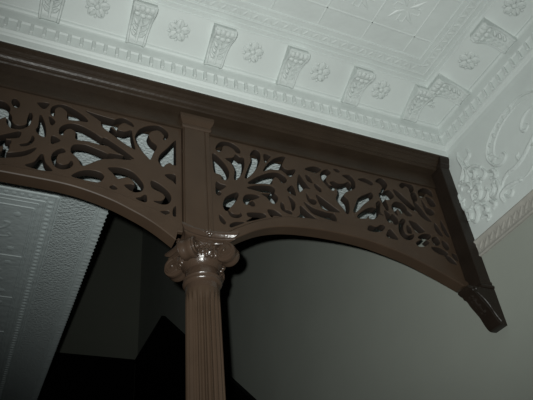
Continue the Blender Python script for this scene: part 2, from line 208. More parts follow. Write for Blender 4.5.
[-9850,29586,-9938,29659,-9982,29622,-10048,29614,-10092,29633,-10131,29684,-10151,29750,-10150,29816,-10124,29926,-10082,30014,-10047,30058,-10004,30091,-9938,30125,-9828,30161,-9652,30184,-9542,30175,-9476,30154,-9452,30124,-9460,30102,-9520,30043,-9740,29901,-9850,29857,-9873,29838,-9901,29772,-9894,29758,-9784,29841,-9740,29850,-9721,29838,-9694,29794,-9673,29706,-9674,29662,-9684,29640,-9718,29608,-9784,29582],
[-6418,29660,-6902,29719,-7144,29777,-7276,29837,-7330,29882,-7432,30014,-7499,30124,-7570,30278,-7573,30322,-7562,30332,-7540,30332,-7408,30250,-7249,30146,-7166,30109,-7078,30086,-6880,30052,-6594,30021,-6506,30019,-6352,30037,-6308,30034,-6268,30014,-6235,29970,-6200,29860,-6192,29772,-6196,29728,-6212,29684,-6242,29659,-6286,29649],
[-8134,29764,-8145,29794,-8143,30080,-8217,30366,-8227,30432,-8222,30455,-8178,30454,-8112,30401,-8038,30322,-7977,30234,-7961,30190,-7953,30102,-7975,29970,-8012,29882,-8089,29772,-8112,29758],
[-11148,29793,-11192,29839,-11210,29948,-11198,30278,-11187,30366,-11170,30421,-11148,30442,-11126,30442,-11016,30363,-10818,30347,-10796,30329,-10792,30300,-10818,30253,-10917,30146,-11093,29992,-11082,29980,-11016,29964,-10991,29948,-10988,29904,-11009,29860,-11066,29794,-11104,29783],
[-2832,29789,-2857,29816,-2860,29926,-2832,30080,-2802,30168,-2766,30207,-2744,30210,-2700,30201,-2656,30169,-2624,30124,-2606,30036,-2604,29926,-2625,29838,-2656,29805,-2700,29784,-2788,29775],
[-2304,29899,-2348,29912,-2392,29945,-2482,30058,-2526,30146,-2591,30322,-2614,30410,-2615,30454,-2590,30491,-2546,30503,-2436,30494,-2290,30454,-2202,30410,-2149,30366,-2015,30212,-1930,30129,-1909,30080,-1918,30058,-1952,30024,-2062,29965,-2216,29909],
[-8948,29922,-9008,29970,-9146,30147,-9204,30190,-9344,30263,-9358,30278,-9362,30300,-9322,30318,-9102,30333,-9011,30366,-8992,30385,-8966,30388,-9002,30388,-9014,30376,-9058,30382,-9256,30373,-9894,30411,-9935,30432,-9938,30454,-9916,30482,-9822,30542,-9586,30648,-9278,30731,-9036,30768,-8926,30773,-8860,30766,-8811,30740,-8770,30674,-8763,30608,-8780,30520,-8815,30454,-8750,30409,-8697,30344,-8675,30278,-8676,30212,-8728,30074,-8795,29970,-8860,29921,-8904,29912],
[-1116,29990,-1182,30021,-1243,30080,-1290,30168,-1324,30300,-1319,30432,-1283,30586,-1248,30645,-1226,30648,-1196,30630,-1149,30564,-1076,30410,-1002,30190,-974,30058,-977,30014,-1006,29982,-1050,29976],
[-742,30012,-808,30053,-852,30124,-912,30322,-933,30476,-921,30630,-888,30784,-852,30860,-830,30869,-810,30850,-773,30740,-634,30190,-619,30102,-621,30058,-654,30016,-698,30005],
[-5164,30072,-5201,30102,-5191,30146,-5107,30256,-4900,30458,-4680,30629,-4526,30725,-4372,30787,-4262,30800,-4218,30793,-4147,30762,-4114,30982,-4096,31048,-4058,31114,-3976,31190,-3910,31227,-3866,31234,-3831,31202,-3840,31136,-3874,31026,-3961,30762,-3979,30674,-3973,30630,-3954,30591,-3872,30498,-3882,30476,-3932,30464,-3998,30467,-4042,30479,-4086,30503,-4169,30366,-4262,30260,-4350,30194,-4460,30150,-4570,30135,-4604,30146,-4621,30190,-4602,30278,-4614,30297,-4714,30168,-4779,30124,-4856,30099,-5010,30071,-5098,30065],
[-6594,30124,-6734,30168,-6792,30210,-6825,30256,-6942,30652,-6963,30784,-6946,30840,-6902,30846,-6814,30798,-6572,30625,-6242,30390,-6022,30251,-5986,30212,-5984,30190,-5997,30168,-6022,30154,-6176,30123,-6440,30109],
[-3448,30121,-3492,30164,-3536,30240,-3565,30190,-3602,30163,-3646,30154,-3690,30166,-3734,30214,-3758,30300,-3778,30608,-3774,30696,-3756,30756,-3734,30776,-3712,30780,-3668,30772,-3624,30749,-3558,30691,-3520,30630,-3506,30564,-3492,30538,-3448,30608,-3404,30642,-3382,30649,-3338,30645,-3272,30611,-3208,30542,-3166,30410,-3162,30278,-3173,30234,-3206,30197,-3272,30147,-3338,30116,-3404,30106],
[-5670,30162,-5709,30212,-5802,30405,-5982,30652,-6018,30718,-6039,30784,-6038,30850,-6016,30916,-5932,31070,-5907,31136,-5898,31290,-5927,31400,-5934,31410,-5956,31404,-6037,31290,-6088,31252,-6132,31249,-6181,31268,-6308,31376,-6396,31476,-6534,31686,-6580,31796,-6584,31884,-6568,31994,-6548,32060,-6503,32148,-6447,32214,-6344,32302,-6242,32365,-6176,32384,-6110,32364,-6070,32324,-6041,32258,-6044,32214,-6088,32151,-6220,32027,-6264,31972,-6308,31884,-6329,31818,-6336,31774,-6332,31708,-6293,31620,-6241,31554,-6176,31514,-6101,31510,-6108,31532,-6175,31620,-6185,31664,-6176,31690,-6132,31729,-6024,31774,-5978,31782,-5934,31776,-5802,31716,-5692,31722,-5472,31792,-5318,31908,-5252,31936,-5222,31928,-5188,31884,-5150,31796,-5142,31733,-5141,31884,-5149,31928,-5171,31972,-5274,32067,-5450,32170,-5487,32214,-5484,32236,-5450,32264,-5318,32316,-5164,32342,-5120,32338,-5076,32320,-5026,32280,-4988,32231,-4955,32170,-4917,32060,-4908,31950,-4923,31818,-4956,31708,-4997,31642,-5072,31576,-5098,31568,-5120,31575,-5142,31527,-5164,31503,-5314,31444,-5450,31345,-5528,31268,-5604,31150,-5615,31114,-5609,31070,-5500,30982,-5460,30916,-5445,30828,-5447,30652,-5475,30432,-5518,30300,-5553,30234,-5604,30172,-5648,30152],
[-7188,30277,-7254,30300,-7319,30344,-7358,30388,-7381,30432,-7395,30498,-7405,30630,-7400,30762,-7391,30806,-7363,30806,-7314,30674,-7286,30608,-7254,30571,-7188,30558,-7034,30561,-7004,30542,-6981,30498,-6983,30410,-7021,30344,-7100,30290,-7144,30276],
[-5296,30316,-5318,30340,-5322,30366,-5282,30476,-5017,31004,-4944,31117,-4856,31207,-4702,31320,-4284,31587,-4218,31618,-4183,31620,-4152,31599,-4144,31576,-4139,31488,-4166,31378,-4218,31293,-4467,31092,-4746,30835,-5139,30388,-5230,30328],
[-7980,30559,-8068,30595,-8156,30651,-8206,30696,-8232,30740,-8219,30806,-8181,30872,-8064,31004,-8002,31047,-7958,31053,-7921,31004,-7892,30904,-7865,30718,-7866,30608,-7880,30564,-7892,30555,-7936,30547],
[-10906,30602,-10930,30630,-10942,30762,-10967,30806,-11016,30823,-11195,30850,-11220,30872,-11245,30960,-11281,31576,-11277,31752,-11258,31812,-11236,31831,-11214,31833,-11148,31803,-11082,31746,-10910,31576,-10774,31405,-10685,31246,-10627,31070,-10620,30982,-10633,30872,-10672,30740,-10708,30665,-10752,30616,-10796,30595,-10862,30589],
[-3140,30647,-3184,30674,-3236,30740,-3257,30828,-3317,30938,-3329,31026,-3302,31114,-3231,31224,-3162,31307,-3074,31382,-3008,31409,-2920,31420,-2744,31402,-2656,31367,-2617,31334,-2587,31290,-2540,31158,-2529,31048,-2480,31004,-2370,30886,-2348,30850,-2339,30806,-2370,30769,-2414,30745,-2502,30719,-2590,30710,-2634,30719,-2699,30762,-2766,30872,-2810,30855,-2898,30766,-2920,30767,-2940,30784,-2948,30806,-2974,30960,-3008,31018,-3089,30960,-3116,30916,-3119,30850,-3092,30674,-3098,30652,-3118,30643],
[-9872,30669,-9884,30696,-9877,30718,-9827,30784,-9652,30950,-9454,31118,-9146,31339,-8992,31427,-8838,31495,-8706,31534,-8574,31556,-8486,31553,-8420,31539,-8332,31499,-8258,31444,-8204,31378,-8179,31312,-8186,31246,-8217,31180,-8266,31113,-8330,31070,-8398,31068,-8442,31086,-8472,31114,-8524,31224,-8552,31260,-8618,31296,-8684,31296,-8741,31246,-8816,31122,-8831,31070,-8836,30960,-8845,30938,-8882,30900,-8992,30864,-9300,30814,-9740,30681,-9828,30663],
[-1556,30673,-1644,30696,-1710,30724,-1849,30828,-1908,30894,-1951,30960,-2018,31125,-2106,31101,-2238,31109,-2304,31130,-2414,31203,-2552,31334,-2817,31620,-2900,31730,-2956,31840,-2999,32016,-2997,32060,-2986,32086,-2964,32102,-2920,32104,-2810,32060,-2700,31985,-2593,31884,-2062,31305,-2081,31554,-2068,31620,-2043,31642,-2075,31664,-2095,31708,-2113,31884,-2105,31972,-2092,32016,-2033,32104,-2062,32095,-2092,32126,-2097,32346,-2150,32414,-2216,32447,-2260,32445,-2306,32412,-2436,32280,-2480,32271,-2535,32302,-2568,32351,-2578,32412,-2562,32456,-2480,32548,-2370,32640,-1842,32640,-1820,32626,-1801,32544,-1798,32478,-1817,32368,-1881,32258,-1982,32148,-1974,32142,-1952,32161,-1842,32196,-1798,32181,-1790,32170,-1774,32126,-1767,32060,-1771,31906,-1782,31840,-1802,31774,-1842,31720,-1924,31664,-1988,31642,-1886,31555,-1798,31454,-1715,31312,-1542,30960,-1353,30718,-1358,30680,-1402,30662],
[-10422,30718,-10440,30762,-10440,30828,-10403,31048,-10393,31180,-10425,31334,-10492,31488,-10532,31544,-10598,31599,-10708,31648,-10743,31686,-10740,31708,-10708,31735,-10466,31830,-10409,31862,-10373,31906,-10331,32016,-10317,32038,-10290,32053,-10246,32038,-10136,31945,-10092,31944,-10004,31970,-9982,31964,-9969,31950,-9953,31906,-9946,31840,-9951,31664,-9972,31510,-10003,31378,-10053,31224,-10118,31070,-10192,30938,-10312,30771,-10378,30712,-10400,30708],
[-3624,30775,-3657,30806,-3727,31004,-3797,31290,-3832,31532,-3825,31598,-3802,31664,-3756,31719,-3690,31750,-3663,31840,-3613,31950,-3580,31988,-3557,31994,-3546,32016,-3550,32082,-3574,32148,-3624,32211,-3668,32241,-3800,32285,-3823,32302,-3828,32346,-3778,32413,-3690,32494,-3580,32573,-3514,32598,-3448,32596,-3382,32566,-3316,32508,-3272,32445,-3235,32346,-3233,32280,-3241,32236,-3316,32096,-3464,31906,-3448,31890,-3426,31897,-3316,31959,-3250,31983,-3206,31986,-3162,31969,-3118,31925,-3044,31796,-3035,31774,-3040,31686,-3057,31642,-3096,31596,-3316,31435,-3470,31389,-3514,31401,-3538,31422,-3546,31400,-3494,31114,-3487,31026,-3493,30960,-3514,30881,-3539,30828,-3580,30782],
[-7716,30802,-7747,30894,-7753,31026,-7747,31114,-7685,31444,-7622,31664,-7584,31727,-7562,31737,-7540,31720,-7436,31488,-7254,31199,-7166,31105,-7158,31092,-7164,31070,-7210,31054,-7342,31057,-7408,31043,-7474,30993,-7650,30794,-7694,30785],
[-9982,30902,-9989,30960,-9952,31092,-9807,31510,-9700,31774,-9668,31884,-9661,31950,-9679,32192,-9649,32302,-9570,32434,-9476,32529,-9432,32546,-9388,32546,-9344,32531,-9300,32500,-9264,32456,-9237,32390,-9224,32302,-9228,32192,-9277,31972,-9377,31708,-9498,31466,-9712,31136,-9872,30953,-9938,30902,-9960,30894],
[-6770,31024,-6836,31070,-6902,31132,-6934,31180,-6948,31224,-6959,31312,-6944,31400,-6924,31418,-6902,31417,-6858,31398,-6792,31351,-6704,31269,-6670,31224,-6654,31180,-6654,31092,-6680,31026,-6704,31007],
[-1424,31024,-1468,31045,-1495,31070,-1536,31136,-1567,31268,-1580,31400,-1589,31686,-1579,31862,-1556,31876,-1538,31862,-1468,31642,-1436,31554,-1400,31488,-1336,31447,-1182,31406,-1138,31380,-1076,31312,-1051,31246,-1058,31202,-1090,31158,-1204,31072,-1314,31022,-1358,31015],
[-7144,31420,-7210,31455,-7243,31488,-7276,31576,-7290,31686,-7290,31752,-7269,31796,-7232,31805,-7166,31779,-7122,31742,-7083,31686,-7037,31576,-7007,31466,-7009,31422,-7034,31404,-7078,31401],
[-9168,31482,-9174,31510,-9161,31554,-9050,31774,-8939,31950,-8817,32104,-8691,32236,-8561,32346,-8398,32448,-8244,32521,-8134,32551,-8112,32541,-8100,32522,-8111,32478,-8203,32302,-8302,32060,-8309,32016,-8303,31994,-8222,31879,-8156,31846,-8068,31838,-8002,31855,-7760,31969,-7738,31968,-7716,31955,-7711,31928,-7722,31884,-7799,31730,-7903,31576,-7983,31510,-8046,31502,-8112,31531,-8376,31742,-8882,31650,-8970,31606,-9146,31475],
[-1138,31553,-1160,31562,-1195,31598,-1243,31708,-1289,31928,-1290,32038,-1270,32085,-1226,32107,-1160,32106,-1050,32079,-962,32031,-908,31972,-848,31840,-831,31752,-834,31708,-839,31686,-873,31642,-962,31586,-1072,31551],
[-9058,31964,-9080,32016,-9096,32170,-9090,32324,-9074,32390,-9036,32429,-8970,32443,-8904,32438,-8816,32414,-8778,32390,-8772,32376,-8783,32324,-8878,32192,-8999,31994,-9036,31963],
[-1600,31979,-1634,32016,-1649,32082,-1645,32214,-1628,32280,-1600,32334,-1556,32389,-1424,32500,-1270,32588,-1204,32610,-1138,32619,-1072,32618,-962,32594,-896,32564,-850,32522,-828,32478,-814,32346,-833,32214,-862,32170,-874,32163,-918,32169,-1138,32276,-1182,32284,-1227,32258,-1358,32091,-1402,32047,-1512,31988,-1556,31977],
[-11060,32007,-11104,32045,-11124,32104,-11109,32192,-11079,32280,-11036,32368,-10959,32478,-10884,32548,-10818,32584,-10730,32611,-10598,32628,-10488,32620,-10422,32603,-10312,32553,-10228,32500,-10153,32434,-10114,32374,-10083,32258,-10092,32171,-10136,32135,-10202,32127,-10269,32148,-10378,32298,-10444,32343,-10598,32394,-10664,32401,-10723,32390,-10791,32346,-10840,32282,-10873,32104,-10898,32060,-10972,32006,-11016,31996],
[-6858,32016,-7188,32050,-7254,32076,-7271,32104,-7241,32148,-7166,32206,-6990,32309,-6858,32366,-6748,32390,-6616,32383,-6517,32346,-6495,32324,-6489,32302,-6502,32258,-6531,32214,-6682,32064,-6770,32015],
[-4174,32033,-4350,32100,-4636,32153,-4688,32170,-4719,32192,-4719,32214,-4705,32236,-4658,32268,-4482,32342,-4372,32364,-4284,32356,-4130,32311,-4042,32269,-3996,32236,-3974,32192,-3985,32148,-4016,32104,-4063,32060,-4108,32034],
[-5736,32342,-5780,32357,-5824,32390,-5861,32434,-5874,32478,-5846,32507,-5714,32526,-5648,32525,-5604,32511,-5574,32478,-5563,32412,-5570,32390,-5604,32363,-5670,32345]]}
# ------------------------------------------------------------------ room shell
CX, CY = -1.176, .004        # axis of the column
ZC = 3.62            # flat of the near ceiling
ZB = 3.40            # foot of the white cornice, top of the brown head
YW = -0.10           # cornice plane on the screen side
ZF = 3.40            # ceiling of the hall behind the screen
XW, YE = -1.372, 0.535   # edges of the stair well in that ceiling
YFAR = 5.76
bm = bmesh.new(); box(bm, -4.2, 0, -3.4, YFAR, -0.1, 0); struct('floor', bm, m_floor)
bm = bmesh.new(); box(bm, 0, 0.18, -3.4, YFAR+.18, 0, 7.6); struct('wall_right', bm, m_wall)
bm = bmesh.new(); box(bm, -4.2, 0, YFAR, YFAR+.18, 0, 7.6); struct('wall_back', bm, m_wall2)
# dark dado panelling following the stair along the right wall and level on the landing
def dado():
    bm = bmesh.new()
    P = [(0.6, 0.0), (YFAR-.01, 0.0), (YFAR-.01, 4.985), (4.53, 4.975), (0.6, 1.80)]
    rings(bm, [[(x, y, z) for y, z in P] for x in (0.0, -0.025)])
    P2 = [(0.6-.0, 1.80), (4.53, 4.975), (YFAR-.01, 4.985), (YFAR-.01, 5.02), (4.515, 5.01), (0.575, 1.83)]
    rings(bm, [[(x, y, z) for y, z in P2] for x in (0.0, -0.04)])
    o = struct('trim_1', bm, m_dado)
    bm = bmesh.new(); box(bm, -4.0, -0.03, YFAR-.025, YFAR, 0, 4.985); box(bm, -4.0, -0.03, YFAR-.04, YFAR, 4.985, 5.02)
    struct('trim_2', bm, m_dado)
dado()
# near ceiling slab
bm = bmesh.new(); box(bm, -4.2, 0.0, -3.4, YW, ZC, ZC+.12); box(bm, -4.2, 0, YW, 0.06, ZB, ZC+.12)
ceiling = struct('ceiling', bm, m_tin)

# ------------------------------------------------------------------ cornice of the near ceiling
CP = [(0, ZB), (.004, ZB+.010), (.006, ZB+.036), (.011, ZB+.041), (.014, ZB+.046), (.010, ZB+.050), (.014, ZB+.054), (.018, ZB+.057), (.024, ZB+.101),
      (.029, ZB+.107), (.030, ZB+.120), (.031, ZB+.144), (.033, ZB+.151), (.037, ZB+.1545), (.041, ZB+.1555), (.045, ZB+.1545), (.049, ZB+.1545), (.052, ZB+.157), (.196, ZB+.2035), (.199, ZB+.211), (.214, ZB+.212), (.217, ZC+.002), (0.0, ZC+.03)]
XL, YN = -3.2, -3.2
def cornice():
    bm = bmesh.new(); rs = []
    for (ax, ay) in ((XL, None), (0, 0), (None, YN)):
        r = []
        for u, z in CP:
            if ay is None: r.append((XL, YW-u, z))
            elif ax is None: r.append((-u, YN, z))
            else: r.append((-u, YW-u, z))
        rs.append(r)
    rings(bm, rs)
    return bm
corn = struct('trim_3', cornice(), m_white)
FS = math.atan2(.0465, .144)        # slope of the cornice frieze
def frieze_frame(side, s, u):
    """local frame on the sloping frieze: x along the wall, y up the slope, z out of it"""
    z = ZB+.157 + (u-.052)*.0465/.144
    if side == 'S':
        o = Vector((s, YW-u, z)); ex = Vector((1, 0, 0)); ey = Vector((0, -math.cos(FS), math.sin(FS)))
    else:
        o = Vector((-u, s, z)); ex = Vector((0, -1, 0)); ey = Vector((-math.cos(FS), 0, math.sin(FS)))
    ez = ex.cross(ey)
    if ez.z > 0: ez = -ez
    ex = ey.cross(ez)
    return Matrix.Translation(o) @ Matrix((ex, ey, ez)).transposed().to_4x4()
def modillion_mesh():
    bm = bmesh.new()
    # console block: outline in (y, z) from the foot to the head, tapering a little
    prof = [(-.104, -.016), (-.106, .010), (-.098, .024), (-.082, .026), (-.062, .017), (-.035, .014), (-.010, .018), (.014, .029),
            (.034, .044), (.050, .048), (.061, .040), (.063, -.006)]
    def wd(y): return .036 + .009*(y+.09)/.15
    rs = [[(sx*wd(y), y, z) for y, z in prof] for sx in (-1, 1)]
    rings(bm, rs)
    # raised rims down both sides
    for sx in (-1, 1):
        pts = [Vector((sx*(wd(y)-.004), y, z+.001)) for y, z in prof[1:11]]
        tube(bm, pts, .0055, (0, 0, 1), 1.0, 6)
    # scrolled head: a row of knobs under a lip
    for k in range(4):
        blob(bm, Vector((-.028+.0187*k, .046+.003*(k % 2), .045)), .0125, (1, 1.1, .7), 8)
    for k in range(3):
        blob(bm, Vector((-.022+.022*k, .022-.004*(k % 2), .033)), .0125, (1, .9, .7), 8)
    tube(bm, [Vector((-.043, .060, .040)), Vector((.043, .060, .040))], .0065, (0, 0, 1), .9, 6)
    # acanthus leaf on the body
    tube(bm, [Vector((0, y, z)) for y, z in ((-.090, .026), (-.06, .018), (-.03, .015), (-.006, .020), (.008, .027))], [.005, .0075, .008, .007, .004], (0, 0, 1), 1, 6)
    for sx in (-1, 1):
        for k, y in enumerate((-.066, -.042, -.018)):
            tube(bm, [Vector((0, y-.010, .016)), Vector((sx*.014, y+.004, .021+.001*k)), Vector((sx*.026, y+.016, .018+.002*k))], [.004, .0085, .004], (0, 0, 1), .9, 6)
    bmesh.ops.recalc_face_normals(bm, faces=bm.faces)
    me = bpy.data.meshes.new('modillion'); bm.to_mesh(me); bm.free(); me.materials.append(m_orn); return me
def rosette_mesh():
    bm = bmesh.new()
    for k in range(5):
        a = 2*PI*k/5+.3
        R_ = Matrix.Rotation(a, 3, 'Z')
        blob(bm, Vector((math.cos(a)*.0255, math.sin(a)*.0255, .001)), .0205, (1.0, .82, .2), 12, R_)
        tube(bm, [Vector((math.cos(a)*.014, math.sin(a)*.014, .0065)), Vector((math.cos(a)*.040, math.sin(a)*.040, .004))], .0024, (0, 0, 1), 1, 6)
        b = a+PI/5
        blob(bm, Vector((math.cos(b)*.037, math.sin(b)*.037, .001)), .008, (1.0, .8, .5), 8, Matrix.Rotation(b, 3, 'Z'))
    blob(bm, Vector((0, 0, .004)), .0115, (1, 1, .6), 10)
    bmesh.ops.recalc_face_normals(bm, faces=bm.faces)
    me = bpy.data.meshes.new('rosette'); bm.to_mesh(me); bm.free(); me.materials.append(m_orn); me.shade_smooth(); return me
MM, RM = modillion_mesh(), rosette_mesh()
def place(name, me, mtx):
    o = bpy.data.objects.new(name, me); C.objects.link(o); o.parent = corn; o.matrix_world = mtx; return o
for x in (-2.107, -1.79, -1.473, -1.158, -.84, -.527, -.215):
    place('modillion', MM, frieze_frame('S', x, .135))
for y in (-.338, -.643, -.95):
    place('modillion', MM, frieze_frame('R', y, .135))
for x in (-1.95, -1.635, -1.326, -1.015, -.707, -.404):
    place('rosette', RM, frieze_frame('S', x, .128))
for y in (-.497, -.783):
    place('rosette', RM, frieze_frame('R', y, .128))
place('rosette', RM, frieze_frame('S', -.128, .145) @ Matrix.Scale(.7, 4))
def dentil_mesh():
    bm = bmesh.new(); box(bm, -.0060, .0060, -.003, .013, -.021, .023)
    bmesh.ops.bevel(bm, geom=bm.edges[:], offset=.0018, segments=1, affect='EDGES')
    bmesh.ops.recalc_face_normals(bm, faces=bm.faces)
    me = bpy.data.meshes.new('dentil'); bm.to_mesh(me); bm.free(); me.materials.append(m_white); return me
DM = dentil_mesh()
n = 0
x = -.055
while x > -2.15:
    place('dentil', DM, Matrix.Translation((x, YW-.0215, ZB+.080)) @ Matrix.Rotation(PI, 4, 'Z')); x -= .0435
y = YW-.07
while y > -1.05:
    place('dentil', DM, Matrix.Translation((-.0215, y, ZB+.080)) @ Matrix.Rotation(PI/2, 4, 'Z')); y -= .0435

# ------------------------------------------------------------------ pressed metal on the near ceiling
def frame_ring(bm, u0, u1, drop, z=ZC):     # mitred border strip along both cornice sides
    prof = [(u0, z+.002), (u0, z-drop*.6), (u0+(u1-u0)*.25, z-drop), (u0+(u1-u0)*.75, z-drop), (u1, z-drop*.6), (u1, z+.002)]
    rings(bm, [[(XL, YW-u, zz) for u, zz in prof], [(-u, YW-u, zz) for u, zz in prof], [(-u, YN, zz) for u, zz in prof]])
bm = bmesh.new()
frame_ring(bm, .2365, .246, .007); frame_ring(bm, .277, .283, .005); frame_ring(bm, .306, .312, .007)
for k in range(90):                          # leaf wave along the border
    for side in (0, 1):
        s = -.30-.022*k
        if side == 0 and s < -2.2 or side == 1 and s < -1.2: continue
        a, b = (s, s-.016) if k % 2 else (s-.016, s)
        pts = [Vector((a, -.248, 0)), Vector(((a+b)/2, -.262, 0)), Vector((b, -.276, 0))]
        if side == 0: pts = [Vector((p.x, YW+p.y, ZC)) for p in pts]
        else: pts = [Vector((p.y, YW+p.x+.02, ZC)) for p in pts]
        tube(bm, pts, [.002, .0065, .002], (0, 0, 1), .4, 6)
obj('panel_border', bm, m_tin, ceiling, True)
# field of embossed squares: ribs and a four-leaf ornament in every square
bm = bmesh.new()
g = .205; gx0, gy0 = -.33, YW-.33
for i in range(10):
    xx = gx0-.07-g*i
    tube(bm, [Vector((xx, gy0+.01, ZC)), Vector((xx, -1.6, ZC))], .0045, (0, 0, 1), .7, 6)
for j in range(6):
    yy = gy0-.07-g*j
    tube(bm, [Vector((gx0+.01, yy, ZC)), Vector((-2.3, yy, ZC))], .0045, (0, 0, 1), .7, 6)
for i in range(-1, 9):
    for j in range(-1, 5):
        cx, cy = gx0-.07-g*(i+.5), gy0-.07-g*(j+.5)
        for k in range(4):
            a = PI/4+PI/2*k
            d = Vector((math.cos(a), math.sin(a), 0)); s_ = Vector((-d.y, d.x, 0))
            q = Vector((cx, cy, ZC))
            def ok(p): return p.x < gx0-.004 and p.y < gy0-.004
            P1 = [q+d*.012, q+d*.04+s_*.006, q+d*.08]
            if all(ok(p) for p in P1): tube(bm, P1, [.003, .010, .002], (0, 0, 1), .5, 6)
            P2 = [q+d*.03+s_*.01, q+d*.05+s_*.03, q+d*.042+s_*.045]
            if all(ok(p) for p in P2): tube(bm, P2, [.003, .005, .003], (0, 0, 1), .7, 6)
            P3 = [q+d*.03-s_*.01, q+d*.05-s_*.03, q+d*.042-s_*.045]
            if all(ok(p) for p in P3): tube(bm, P3, [.003, .005, .003], (0, 0, 1), .7, 6)
obj('embossed_field', bm, m_tin, ceiling, True)

# ------------------------------------------------------------------ frieze and embossed strip on the right wall
bm = bmesh.new(); box(bm, -.006, 0.01, YN, -.03, 2.935, ZB+.01)
frieze = struct('trim_4', bm, m_white)
NX = (-1, 0, 0)
def wp(pts): return [Vector((-.006, y, z)) for y, z in pts]
def taper(n, r, a=.35, b=.25): return [r*min(1, a+(1-a)*(i/(n*.3)) if i < n*.3 else 1, b+(1-b)*((n-1-i)/(n*.3))) for i in range(n)]
def stroke(bm, pts, r, flat=.9, a=.35, b=.25):
    p = catmull(wp(pts), 6); tube(bm, p, taper(len(p), r, a, b), NX, flat, 8)
def scroll_orn():
    bm = bmesh.new()
    # big C scroll, double ribbed
    stroke(bm, [(-.640, 3.290), (-.605, 3.312), (-.560, 3.334), (-.517, 3.340), (-.460, 3.337), (-.403, 3.322), (-.355, 3.296), (-.318, 3.262), (-.302, 3.222), (-.312, 3.180), (-.336, 3.152), (-.366, 3.146), (-.388, 3.160), (-.384, 3.182), (-.366, 3.184)], .0065, 1.5, .6, .8)
    stroke(bm, [(-.580, 3.300), (-.530, 3.314), (-.480, 3.312), (-.430, 3.300), (-.385, 3.276), (-.352, 3.244), (-.338, 3.210), (-.348, 3.182), (-.365, 3.170)], .0055, 1.0)
    for y, z, a in ((-.33, 3.19, .2), (-.322, 3.225, .5), (-.340, 3.262, .9), (-.375, 3.290, 1.2), (-.415, 3.308, 1.4), (-.455, 3.322, 1.6), (-.50, 3.326, 1.7)):
        d = .016
        stroke(bm, [(y-d*math.cos(a), z-d*math.sin(a)), (y+d*.2, z+.004), (y+d*math.cos(a), z+d*math.sin(a))], .0085, .75)
    # inner curl
    stroke(bm, [(-.62, 3.235), (-.575, 3.252), (-.535, 3.245), (-.505, 3.222), (-.500, 3.198), (-.516, 3.186), (-.533, 3.196), (-.528, 3.212)], .0075, 1.0)
    return bm
def leaf_orn():
    bm = bmesh.new()
    # the acanthus spray in the corner by the screen
    S1 = [[(-0.162,3.378),(-0.159,3.34),(-0.167,3.281),(-0.138,3.249),(-0.108,3.228)],
          [(-0.22,3.351),(-0.221,3.309),(-0.19,3.301),(-0.196,3.256)],
          [(-0.189,3.24),(-0.214,3.224),(-0.208,3.197),(-0.182,3.207)],
          [(-0.187,3.208),(-0.186,3.248),(-0.219,3.248),(-0.252,3.215)],
          [(-0.257,3.205),(-0.266,3.17),(-0.239,3.161),(-0.222,3.185)],
          [(-0.277,3.167),(-0.306,3.151),(-0.309,3.119),(-0.283,3.129)],
          [(-0.161,3.298),(-0.176,3.257),(-0.161,3.219),(-0.132,3.22)],
          [(-0.273,3.107),(-0.278,3.081),(-0.251,3.067)],
          [(-0.302,3.104),(-0.304,3.061),(-0.274,3.034),(-0.26,3.055)],
          [(-0.178,3.161),(-0.205,3.15),(-0.204,3.12),(-0.173,3.123)],
          [(-0.112,3.192),(-0.124,3.21),(-0.156,3.199),(-0.169,3.169),(-0.147,3.166)],
          [(-0.153,3.107),(-0.159,3.139),(-0.191,3.146),(-0.207,3.122),(-0.191,3.098),(-0.162,3.099)],
          [(-0.183,3.081),(-0.217,3.068),(-0.243,3.084),(-0.237,3.109)],
          [(-0.242,3.064),(-0.26,3.043),(-0.292,3.048),(-0.3,3.083),(-0.289,3.104)],
          [(-0.296,2.989),(-0.294,3.023),(-0.331,3.037),(-0.375,3.029),(-0.404,3.02)],
          [(-0.108,3.039),(-0.127,3.017),(-0.153,3.034),(-0.156,3.073),(-0.183,3.071),(-0.198,3.041)],
          [(-0.114,3.152),(-0.091,3.132),(-0.105,3.09),(-0.132,3.091)],
          [(-0.114,3.094),(-0.116,3.056),(-0.099,3.048)],
          [(-0.158,3.01),(-0.19,3.012),(-0.205,2.991),(-0.189,2.983)],
          [(-0.091,3.192),(-0.083,3.16),(-0.098,3.132)],
          [(-0.192,3.056),(-0.208,3.024),(-0.183,3.022)],
          [(-0.231,3.047),(-0.254,3.019),(-0.237,3.007)],
          [(-0.11,3.232),(-0.136,3.228),(-0.142,3.212)],
          [(-0.182,3.169),(-0.203,3.172),(-0.224,3.157)]]
    for i, s in enumerate(S1):
        if len(s) > 2: s = [p for p in s]
        stroke(bm, s, (.0105, .0095, .011)[i % 3], 1.15, .5, .45)
        y, z = s[-1]
        blob(bm, Vector((-.008, y, z)), .0095, (.8, 1, 1), 8)
    return bm
def lower_orn():
    bm = bmesh.new()
    stroke(bm, [(-.300, 3.035), (-.322, 3.070), (-.360, 3.088), (-.405, 3.085), (-.455, 3.095), (-.505, 3.120), (-.555, 3.150), (-.60, 3.165)], .010, .9)
    stroke(bm, [(-.310, 3.03), (-.318, 3.005), (-.338, 2.995), (-.352, 3.008), (-.345, 3.022)], .0085, .9)
    stroke(bm, [(-.44, 3.09), (-.43, 3.115), (-.445, 3.13)], .008, .9)
    stroke(bm, [(-.50, 3.115), (-.53, 3.105), (-.56, 3.11)], .008, .9)
    stroke(bm, [(-.40, 3.015), (-.45, 3.02), (-.50, 3.04), (-.55, 3.07), (-.60, 3.09)], .006, .9)
    return bm
obj('scroll_ornament', scroll_orn(), m_orn, frieze, True)
obj('leaf_ornament', leaf_orn(), m_orn, frieze, True)
obj('lower_scroll', lower_orn(), m_orn, frieze, True)
